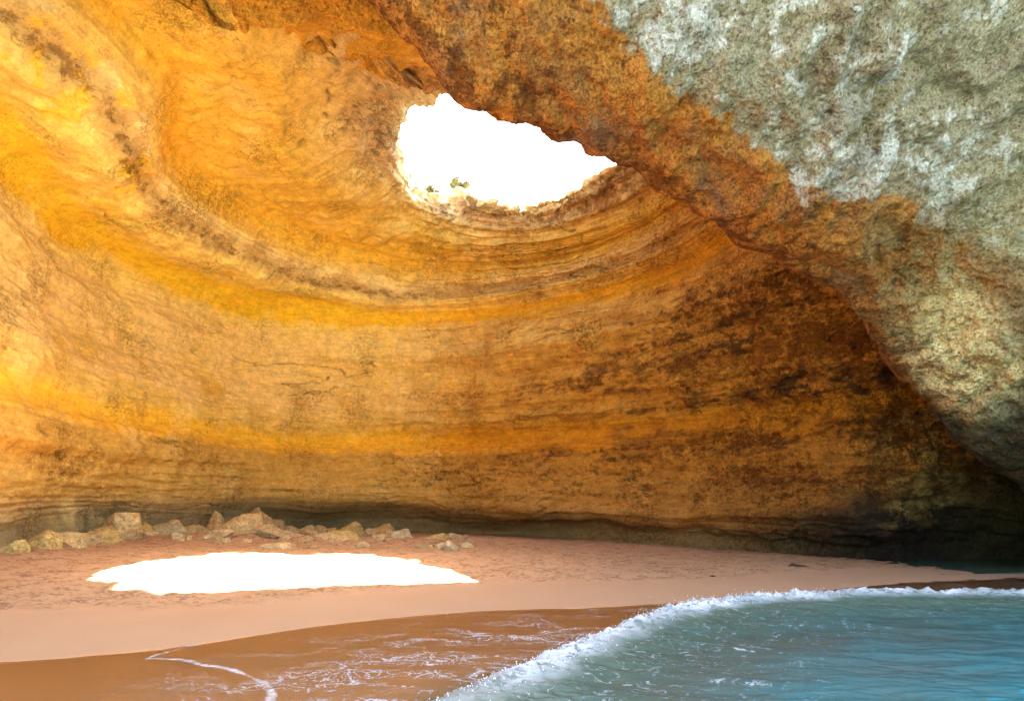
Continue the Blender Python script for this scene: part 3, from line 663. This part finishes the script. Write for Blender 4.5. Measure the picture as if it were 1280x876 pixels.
def shrub(label, px, w, hgt, seed):
    r_ = np.random.default_rng(seed); bx_, by_, bz = rim_top(px)
    e = bpy.data.objects.new('rim_shrub', None); C.objects.link(e); e.location = (bx_, by_, bz-.05)
    tag(e, label, 'shrub', 'shrubs on the rim of the skylight')
    vs, fs = [], []; k = 0; tw, tf, kt = [], [], 0
    for j in range(26):
        a = r_.uniform(0, 6.28); rr = r_.uniform(0, w/2); tip = np.array([math.cos(a)*rr, math.sin(a)*rr*.7, hgt*(1-(rr/(w/2))**2*.7)*r_.uniform(.7, 1.05)])
        b0 = np.array([tip[0]*.25, tip[1]*.25, -.05])
        for q_ in range(3):
            aa = q_*2.09; o1 = np.array([math.cos(aa), math.sin(aa), 0])
            tw += [b0+o1*.018, tip+o1*.005]
        for q_ in range(3): tf.append([kt+q_*2, kt+(q_*2+2) % 6, kt+(q_*2+3) % 6, kt+q_*2+1])
        kt += 6
        for l in range(60):
            t_ = r_.uniform(.35, 1.05); p = b0+(tip-b0)*t_+r_.normal(0, .05, 3)
            d1 = r_.normal(size=3); d1 /= np.linalg.norm(d1); d2 = np.cross(d1, r_.normal(size=3)); d2 /= np.linalg.norm(d2)
            L = r_.uniform(.08, .18); vs += [p, p+d1*L*.5+d2*L*.25, p+d1*L, p+d1*L*.5-d2*L*.25]; fs.append([k, k+1, k+2, k+3]); k += 4
    mesh_from('leaves', np.array(vs), np.array(fs), M_leaf, e, smooth=False)
    mesh_from('twigs', np.array(tw), np.array(tf), M_twig, e)
shrub('low grey green shrub, widest one on the far rim of the skylight', 573, 2.2, .36, 1)
shrub('small scrubby shrub left of the widest one on the skylight rim', 543, 1.0, .22, 2)
for px, w, hh_, tone, lab in ((613, 20, 9, 'pale', 'pale stone on the far skylight rim right of the shrubs'), (645, 12, 6, 'pink', 'small pinkish stone at the lowest point of the skylight rim'),
                              (668, 22, 7, 'brown', 'flat brown stone on the far skylight rim, rightmost of three')):
    p = rim_top(px); make_boulder('rim_stone', lab, px, 0, w, hh_, int(px), tone, 0, 0, 'loose stones on the rim of the skylight', pos=(p[0], p[1]-.1, p[2]-.05))

# ------------------------------------------------------------------ LIGHT
sv = np.array([6.8, 8.35, 17.9]); sv /= np.linalg.norm(sv)
elev = math.asin(sv[2]); az = math.atan2(sv[0], sv[1])     # azimuth clockwise from +Y
w = bpy.data.worlds.new('World'); bpy.context.scene.world = w; w.use_nodes = True; nt = w.node_tree
sky = nt.nodes.new('ShaderNodeTexSky'); sky.sky_type = 'NISHITA'; sky.sun_disc = False
sky.sun_elevation = elev; sky.sun_rotation = az; sky.dust_density = 5; sky.ozone_density = .2; sky.air_density = 1.0; sky.altitude = 0
nt.links.new(sky.outputs[0], nt.nodes['Background'].inputs[0]); nt.nodes['Background'].inputs[1].default_value = .062
ld = bpy.data.lights.new('sun', 'SUN'); ld.energy = 5.0; ld.angle = math.radians(.5); ld.color = (1, .95, .87)
lo = bpy.data.objects.new('sun', ld); C.objects.link(lo)
from mathutils import Vector
lo.rotation_euler = Vector(sv.tolist()).to_track_quat('Z', 'Y').to_euler(); lo.location = (10, 10, 60)

# ------------------------------------------------------------------ CAMERA
cd = bpy.data.cameras.new('camera'); cam = bpy.data.objects.new('camera', cd); C.objects.link(cam)
cam.location = (0, 0, CAMZ); cam.rotation_euler = (math.radians(90), 0, 0)
cd.sensor_width = 36; cd.lens = F/1280*36; cd.shift_y = (HZ-438)/1280; cd.clip_end = 8000; cd.clip_start = .05
sc = bpy.context.scene; sc.camera = cam
sc.render.engine = 'CYCLES'; cy = sc.cycles
cy.max_bounces = 10; cy.diffuse_bounces = 7; cy.glossy_bounces = 4; cy.transparent_max_bounces = 8
cy.use_denoising = True; cy.sample_clamp_indirect = 8; cy.caustics_reflective = False; cy.caustics_refractive = False
vs_ = sc.view_settings; vs_.view_transform = 'Standard'; vs_.look = 'None'; vs_.gamma = 1; vs_.exposure = 4.55
